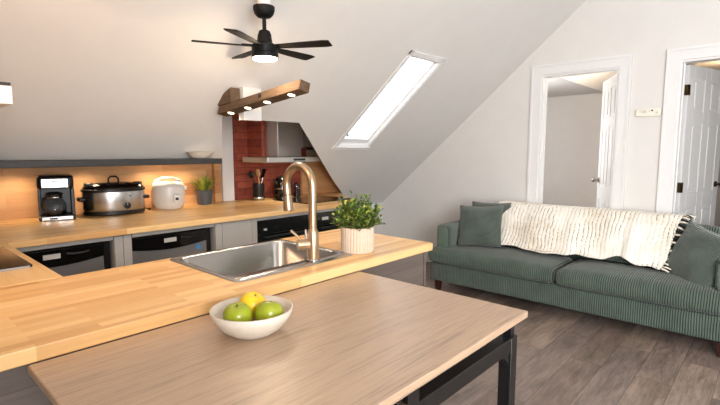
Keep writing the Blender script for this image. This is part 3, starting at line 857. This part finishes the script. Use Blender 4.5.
MB().lathe([(.042, .001), (.042, .004), (.03, .004), (.0, .002)], ((bi[0]+bi[1])/2, (bi[2]+bi[3])/2, CT-.19), 24).build('drain', M['chrome'], r, smooth=True)
fx, fy = 1.30, 1.455
r = thing('faucet', 'tall champagne gooseneck pull-down faucet on the sink deck', 'faucet', (fx, fy, CT+.0062))
zb = CT+.0062
MB().lathe([(.030, 0), (.030, .006), (.026, .010)], n=28).build('base_flange', M['chrome'], r, smooth=True)
MB().lathe([(.0265, .0105), (.0265, .06), (.024, .125), (.0195, .135)], n=28).build('body', M['gold'], r, smooth=True)
R_ = .086; zc_ = 1.232-zb
pts = [(0, 0, .12), (0, 0, .2)] + [(0, R_-R_*math.cos(PI*k/20*1.06), zc_+R_*math.sin(PI*k/20*1.06)) for k in range(21)]
e = Vector(pts[-1]); dr = (e-Vector(pts[-2])).normalized()
pts.append(tuple(e+dr*.03))
MB().tube(pts, .0175, 18).build('neck', M['gold'], r, smooth=True)
p1 = Vector(pts[-1]); p2 = p1 + dr*.07
MB().tube([p1+dr*.001, p1+dr*.012, p2-dr*.004, p2], [.0188, .0198, .0235, .020], 18).build('spray_head', M['gold'], r, smooth=True)
MB().tube([p1-dr*.003, p1+dr*.0005], .0190, 18).build('ring', M['brassdark'], r, smooth=True)
hd_ = Vector((-.86, .42, 0)).normalized()
hv = MB().cyl(hd_*.018+Vector((0,0,.072)), hd_*.068+Vector((0,0,.072)), .0225, .0225).build('handle_hub', M['gold'], r, smooth=True)
MB().tube([hd_*.05+Vector((0,0,.085)), hd_*.07+Vector((0,0,.112)), hd_*.095+Vector((0,0,.135))], [.006, .0055, .006], 10).build('lever', M['gold'], hv, smooth=True)
MB().tube([hd_*.03+Vector((.0,.0,.09)), hd_*.032+Vector((0,0,.135))], [.005, .0048], 10).build('lever', M['chrome'], hv, smooth=True)

# ------------------------------------------------------------------ table
TX = (.243, 1.428); TY = (.566, 1.302); TZ = .8705
r = thing('table', 'light oak table with black steel frame pushed against the island', 'table', (TX[0], TY[0], 0))
tw, td = TX[1]-TX[0], TY[1]-TY[0]
MB().box(0, tw, 0, td, TZ-.022, TZ).build('tabletop', M['oak'], r, bevel=.004)
FZ = .798
lx = (.09, tw-.04); ly = (.016, td-.03)
s_ = .042
for i, x in enumerate((lx[0], lx[1]-s_)):
    for y in (ly[0], ly[1]-s_):
        MB().box(x, x+s_, y, y+s_, .002, FZ).build('leg', M['blackmetal'], r, bevel=.002)
        MB().box(x+.008, x+s_-.008, y+.008, y+s_-.008, FZ+.0005, TZ-.0225).build('spacer', M['blackmetal'], r)
for y in (ly[0], ly[1]-s_):
    MB().box(lx[0]+s_+.0005, lx[1]-s_-.0005, y+.002, y+s_-.002, FZ-.046, FZ).build('rail', M['blackmetal'], r, bevel=.002)
    for sgn, xx in ((1, lx[0]+s_), (-1, lx[1]-s_)):
        n = 8; RR = .07
        poly = [(xx+sgn*.0006, FZ-.047)] + [(xx+sgn*(RR-RR*math.sin(PI/2*k/n)+.0006), FZ-.047-(RR-RR*math.cos(PI/2*k/n))) for k in range(n+1)]
        MB().prism(poly, y+.006, y+s_-.006, 'y').build('corner_brace', M['blackmetal'], r)
for x in (lx[0], lx[1]-s_):
    MB().box(x+.002, x+s_-.002, ly[0]+s_+.0005, ly[1]-s_-.0005, FZ-.046, FZ).build('rail', M['blackmetal'], r, bevel=.002)
MB().box(.555, .60, ly[0]-.001, ly[0]+.012, FZ-.12, TZ-.0225).build('bracket', M['blackmetal'], r)
MB().cyl((.53, .03, TZ-.045), (.53, -.005, TZ-.045), .006).build('bolt', M['chrome'], r, smooth=True)

# fruit bowl
bc = Vector((.728, 1.075, TZ+.001))
r = thing('fruit_bowl', 'wide white ceramic bowl holding fruit on the oak table', 'bowl', bc)
MB().lathe([(.058, 0), (.062, .003), (.088, .02), (.108, .048), (.115, .070), (.111, .072), (.104, .048), (.082, .023), (.053, .011), (0, .010)], n=56).build('bowl', M['ceramic'], r, smooth='all')
def fruit(loc, rd, mat, name, label, tilt):
    o = thing(name, label, 'fruit', loc, group=None)
    o.rotation_euler = tilt
    prof = [(0, -.80), (.15, -.84), (.42, -.88), (.72, -.68), (.93, -.32), (1.0, .05), (.94, .42), (.74, .72), (.45, .88), (.2, .87), (.07, .78), (0, .70)]
    pp = []
    for k in range(len(prof)-1):
        for t in (0, .5):
            pp.append(((prof[k][0]*(1-t)+prof[k+1][0]*t)*rd, (prof[k][1]*(1-t)+prof[k+1][1]*t)*rd))
    pp.append((0, .70*rd))
    MB().lathe(pp, n=28).build('flesh', mat, o, smooth='all')
    MB().tube([(0,0,.70*rd), (.001,0,.82*rd), (.003,0,.93*rd)], .0014, 6).build('stalk', M['twig'], o)
    return o
fruit(bc+Vector((-.046, .002, .0550)), .0405, M['apple'], 'green_apple', 'green apple at the left side of the bowl', (.12, -.15, 0))
fruit(bc+Vector((.024, -.046, .0550)), .0405, M['apple'], 'green_apple', 'green apple at the right side of the bowl', (-.15, .25, 0))
fruit(bc+Vector((.030, .042, .0600)), .0400, M['lemon'], 'yellow_apple', 'yellow apple at the back of the bowl', (.3, .1, 0))

# ------------------------------------------------------------------ ceiling fan
hx, hy = 1.523, 2.068
r = thing('ceiling_fan', 'black five-blade ceiling fan with round light', 'ceiling fan', (hx, hy, 1.862))
def wz(y): return sz(hy+y)-1.862-.002
bk = MB().lathe([(.034, .2745), (.034, .30)], n=32)
for v in bk.bm.verts:
    if v.co.z > .29: v.co.z = wz(v.co.y)
bk.build('mounting_block', M['wall'], r, smooth=True)
MB().lathe([(.018, .216), (.036, .221), (.050, .236), (.056, .256), (.056, .274)], n=32).build('canopy', M['fanblack'], r, smooth=True)
MB().cyl((0,0,.155), (0,0,.217), .0105).build('downrod', M['fanblack'], r, smooth=True)
MB().lathe([(.066, .035), (.069, .04), (.069, .075), (.05, .085), (.04, .09), (.036, .13), (.028, .15), (.014, .157)], n=36).build('motor', M['fanblack'], r, smooth=True)
MB().lathe([(.069, .012), (.071, .016), (.071, .034), (.066, .0345)], n=36).build('light_ring', M['fanblack'], r, smooth=True)
MB().lathe([(.064, .011), (.06, .002), (.04, -.003), (0, -.005)], n=36).build('light_lens', M['lampwhite'], r, smooth=True)
for k, ang in enumerate((-62, 7, 80, 155, -151)):
    n = 8
    a = math.radians(ang)
    Rm = Matrix.Rotation(a, 4, 'Z') @ Matrix.Translation((0,0,.068)) @ Matrix.Rotation(math.radians(-9), 4, 'X')
    mb = MB()
    prof = [(.06, .018), (.10, .026), (.2, .034), (.335, .040), (.365, .034)]
    lo, hi = [], []
    pts = [(x, -w_) for x, w_ in prof] + [(x, w_) for x, w_ in prof[::-1]]
    mb.prism(pts, -.003, .003)
    for v in mb.bm.verts: v.co = Rm @ v.co
    mb.build('blade', M['fanblack'], r, bevel=.001)
    MB().box(.058, .12, -.012, .012, .004, .009, Rm).build('blade_arm', M['fanblack'], r)

# ------------------------------------------------------------------ timber beam light
def lerp(a, b, t): return a+(b-a)*t
r = thing('timber_beam_light', 'rustic timber beam light with four round downlights', 'light fixture', (1.66, 2.74, 1.628))
bA = Vector((0, .05, 0)); bB = Vector((-.005, -.79, .088)); bw, bh = .072, .056
nb = MB()
RY = Matrix.Rotation(math.radians(13), 3, 'Y')
def sec(p): return [p + RY @ Vector((a, 0, b)) for a, b in ((0, 0), (bw, 0), (bw, bh), (0, bh))]
L_, L2 = sec(bA), sec(bB)
nb.loft([L_, L2], True, True).build('beam', M['beam'], r, bevel=.003)
# upright block cut along the roof slope
def zz(y): return sz(2.74+y)-1.628-.006
pts = [(.048, bh-.004), (.048, .070), (-.02, .126), (-.115, .160), (-.115, bh+.012)]
MB().prism(pts, .001, bw-.001, 'x').build('post_block', M['beam'], r, bevel=.003)
for t in (.13, .36, .60, .87):
    c = bA.lerp(bB, t) + RY @ Vector((bw/2, 0, 0))
    q = (bB-bA).normalized(); nz = (RY @ Vector((1,0,0))).cross(q).normalized()
    if nz.z < 0: nz = -nz
    Q = Matrix.Translation(c) @ nz.to_track_quat('Z', 'Y').to_matrix().to_4x4()
    MB().lathe([(.025, -.0004), (.025, -.0012), (.020, -.002)], n=24, mat=Q).build('light_rim', M['white_plastic'], r, smooth=True)
    MB().lathe([(.0195, -.0022), (.018, -.0028), (0, -.003)], n=24, mat=Q).build('light_lens', M['led'], r, smooth=True)
c = bA.lerp(bB, .56) + RY @ Vector((-.0005, 0, .032))
MB().cyl(c, c+Vector((-.006,0,0)), .013).build('knot', M['slate'], r, smooth=True)
# white chase beside it
mb = MB()
pts = [(2.60, 1.585), (2.655, 1.585), (2.655, sz(2.655)), (2.60, 1.795)]
struct('trim_6', MB().prism(pts, 1.737, 1.875, 'x'), M['wall'], 'white boxed chase behind the timber beam')

# ------------------------------------------------------------------ sofa
SXF, SXB = 3.80, 4.72
SYR, SYL = .08, 2.555
r = thing('sofa', 'long green corduroy sofa in front of the doors', 'sofa', (0,0,0))
MB().rbox(SXF+.015, SXB-.02, SYR+.02, SYL-.02, .105, .285, .02, 6).build('base', M['cord'], r, smooth='all')
mid = 1.31
for a, b_ in ((SYR+.005, mid-.004), (mid+.004, SYL-.005)):
    MB().rbox(SXF-.02, 4.36, a, b_, .288, .425, .055, 10, crown=.035).build('seat_cushion', M['cord'], r, smooth='all')
for a, b_ in ((SYL-.205, SYL-.055), (SYR+.045, SYR+.195)):
    z0_ = .43
    MB().rbox(SXF+.07, SXB-.03, a, b_, .43 if a < 1 else .40, .66, .035, 6).build('arm', M['cord_x'], r, smooth='all')
MB().rbox(4.50, SXB, SYR-.02, SYL-.02,   .288, .765, .04, 8, fn=lambda p: (p.x+(p.z-.4)*.02, p.y, p.z)).build('back_frame', M['cord'], r, smooth='all')
lean = lambda p: (p.x+(p.z-.45)*.38, p.y, p.z)
for a, b_ in ((SYR+.20, mid-.004), (mid+.004, SYL-.21)):
    MB().rbox(4.20, 4.37, a, b_, .462, .815, .07, 10, fn=lean).build('back_cushion', M['cord'], r, smooth='all')
for x in (SXF+.05, SXB-.09):
    for y in (SYR+.12, SYL-.11):
        MB().loft([[(x+sx*.02, y+sy*.02, .002) for sx, sy in ((-1,-1),(1,-1),(1,1),(-1,1))], [(x+sx*.028, y+sy*.028, .104) for sx, sy in ((-1,-1),(1,-1),(1,1),(-1,1))]], True, True).build('leg', M['mahogany'], r, bevel=.002)

def pillow_mesh(w, h, t, seed=0):
    rg = random.Random(seed); mb = MB()
    ph = [rg.uniform(0, 6) for _ in range(6)]
    N_ = 22
    def f(u, v, s):
        a, b = 2*u-1, 2*v-1
        k = (max(0, 1-abs(a)**2.4)*max(0, 1-abs(b)**2.4))**.55
        pin = 1-.055*(1-(a*a))*(b*b) ; pin2 = 1-.055*(1-b*b)*(a*a)
        wr = .006*math.sin(5*a+3*b+ph[0])+.005*math.sin(7*b-4*a+ph[1])
        return (a*w/2*pin2, s*(t/2*k + wr*k), b*h/2*pin)
    mb.grid(lambda u, v: f(u, v, 1), N_, N_); mb.grid(lambda u, v: f(u, v, -1), N_, N_)
    bmesh.ops.remove_doubles(mb.bm, verts=mb.bm.verts[:], dist=.0006)
    return mb
def pillow(label, loc, rot, w, h, t, seed, tie=None):
    o = pillow_mesh(w, h, t, seed).build('throw_pillow', M['pillowcord'], smooth='all')
    o.location = loc; o.rotation_mode = 'XYZ'
    o.rotation_euler = rot
    return tag(o, label, 'pillow', 'green pillows on the sofa')
# pillow's flat axis is local Y; turn it to face the room (-X)
pillow('square green pillow against left sofa arm, in front of another', (4.075, 2.125, .66), (math.radians(-18), math.radians(-3), math.radians(-78)), .43, .41, .15, 1)
pillow('green pillow mostly hidden behind the left front pillow', (4.27, 2.13, .672), (math.radians(-16), math.radians(-2), math.radians(-88)), .42, .42, .12, 2)
pillow('large green pillow tilted beside the throw fringe at right', (4.085, .395, .615), (math.radians(-19), math.radians(12), math.radians(-130)), .44, .44, .15, 3)

# throw blanket
def drape(u, v):
    # u along the sofa (0 = left end), v down the front from the back rail
    y = lerp(2.055, .50, u)
    yb = y + (.10*v if u < .1 else 0) 
    fr = [(4.76, .70), (4.75, .80), (4.60, .85), (4.52, .865), (4.40, .862), (4.31, .79), (4.25, .67), (4.19, .54), (4.155, .492), (4.10, .488)]
    end = .86 + .10*math.sin(u*PI*1.1+.5) + .05*math.sin(u*23) - .05*(u < .12)
    if u > .8: end = lerp(end, .99, (u-.8)/.2)
    s = v*end*(len(fr)-1); i = min(int(s), len(fr)-2); f = s-i
    x = lerp(fr[i][0], fr[i+1][0], f); z = lerp(fr[i][1], fr[i+1][1], f)
    d = max(0, min(1, v*1.3-.25))
    wv = (.012*math.sin(u*34+2*v)+.010*math.sin(u*57+1.3+3*v)+.02*math.sin(u*12+.6))*d
    x += -.016*d - .018 + min(wv, .012)*.9 - .006; z += wv*.2 + .008
    yy = y + .05*d*math.sin(u*9+1) - d*(.18*(u-.55))*(.9 if u > .55 else .25)
    if u > .75: yy += .22*d*(u-.75)/.25
    z = max(z, .470 + .006*math.sin(u*60))
    return (x, yy, z)
r = thing('throw_blanket', 'cream woven throw with dark tassels draped over the sofa back', 'blanket', (0,0,0))
def solid(o):
    m = o.modifiers.new('solid', 'SOLIDIFY'); m.thickness = .010; m.offset = 0
    m = o.modifiers.new('sub', 'SUBSURF'); m.levels = 1; m.render_levels = 1
MB().grid(drape, 90, 40).build('cloth', M['throw'], r, smooth='all', mod=solid)
rg = random.Random(5)
for k in range(26):
    v = .27+.66*k/25
    p = Vector(drape(1.0, v)); q = Vector(drape(.985, v))
    d = (p-q); d.z -= .002; d = d.normalized() if d.length > 0 else Vector((0,-1,0))
    p2 = p + Vector((-.012, -.05+rg.uniform(-.012, .012), -.012+rg.uniform(-.01, .008)))
    tb = MB().tube([p+Vector((-.004,0,0)), p.lerp(p2, .5)+Vector((-.006,0,.004)), p2], [.0085, .0075, .005], 6).build('tassel', M['fringe'] if k % 2 else M['fringedark'], r, smooth='all')
    if k % 2 == 0: tb['label'] = 'black tassel'

# ------------------------------------------------------------------ lights
def area(name, loc, target, sx, sy, power, col=(1,1,1), spread=180):
    l = bpy.data.lights.new(name, 'AREA'); l.shape = 'RECTANGLE'; l.size = sx; l.size_y = sy; l.energy = power; l.color = col
    l.spread = math.radians(spread)
    o = bpy.data.objects.new(name, l); COL.objects.link(o); o.location = loc
    o.rotation_euler = (Vector(target)-Vector(loc)).to_track_quat('-Z', 'Y').to_euler()
    return o
def point(name, loc, power, col, size=.03):
    l = bpy.data.lights.new(name, 'POINT'); l.energy = power; l.color = col; l.shadow_soft_size = size
    o = bpy.data.objects.new(name, l); COL.objects.link(o); o.location = loc; return o
def spot(name, loc, power, col, ang, size=.02, d=(0,0,-1)):
    l = bpy.data.lights.new(name, 'SPOT'); l.energy = power; l.color = col; l.spot_size = math.radians(ang); l.spot_blend = .7; l.shadow_soft_size = size
    o = bpy.data.objects.new(name, l); COL.objects.link(o); o.location = loc
    o.rotation_euler = Vector(d).to_track_quat('-Z', 'Y').to_euler(); return o
for k, (a, b_) in enumerate(W):
    area('window_fill', ((a+b_)/2, YF+.02, 1.5), ((a+b_)/2, 3, 1.2), .95, 1.15, 4, (.985, .99, 1))  # added area fill just inside the unseen front window
area('window_fill', (XL+.02, -1.5, 1.5), (4, -1.1, 1.2), 1.5, 1.4, 150, (.985, .99, 1))  # added area fill inside the left window, brightens the gable
warm = (1, .74, .46)
for px, py in PUCK:
    spot('puck_lamp', (px, py+.02, 1.268), 4.2, warm, 155, .025)
point('fan_lamp_light', (hx, hy, 1.835), 6, (1, .78, .55), .06)
for t in (.13, .36, .60, .87):
    c = Vector((1.66, 2.74, 1.628)) + bA.lerp(bB, t) + Vector((bw/2, 0, -.012))
    spot('beam_lamp', c, 3.2, (1, .85, .66), 150, .02)
spot('kitchen_warm_fill', (.05, 1.28, 2.30), 36, (1, .60, .36), 150, .12, (.7, 1.3, -.5))  # added warm spot tinting the left slope, no fixture modelled
spot('hood_lamp', (2.80, 3.48, 1.272), 7, (1, .84, .64), 165, .03)
area('bedroom_lamp', (6.2, 1.1, 2.3), (6.2, 1.4, 3.0), .3, .3, 36, (1, .80, .58))
point('bedroom_fill', (5.7, 2.7, 1.5), 50, (.97, .98, 1), .3)  # added cool fill to brighten the bedroom, no window there
point('hallway_lamp', (6.1, .45, 2.15), 4.0, (1, .7, .4), .08)

w_ = bpy.data.worlds.new('World'); SC.world = w_; w_.use_nodes = True
bg = w_.node_tree.nodes['Background']
bg.inputs['Color'].default_value = (.93, .97, 1, 1); bg.inputs['Strength'].default_value = 3.0

# ------------------------------------------------------------------ camera
cd = bpy.data.cameras.new('camera'); cam = bpy.data.objects.new('camera', cd); COL.objects.link(cam)
cd.sensor_width = 36; cd.lens = 36*461/720; cd.clip_start = .02
yaw, pit = math.radians(42.3), math.radians(6.3)
cam.location = (0, 0, 1.38)
fwd = Vector((math.cos(yaw)*math.cos(pit), math.sin(yaw)*math.cos(pit), -math.sin(pit)))
cam.rotation_euler = fwd.to_track_quat('-Z', 'Y').to_euler()
SC.camera = cam
vs = SC.view_settings
vs.view_transform = 'Standard'; vs.look = 'None'; vs.gamma = 1; vs.use_curve_mapping = False
vs.exposure = .4
SC.cycles.max_bounces = 10; SC.cycles.diffuse_bounces = 6; SC.cycles.use_denoising = True
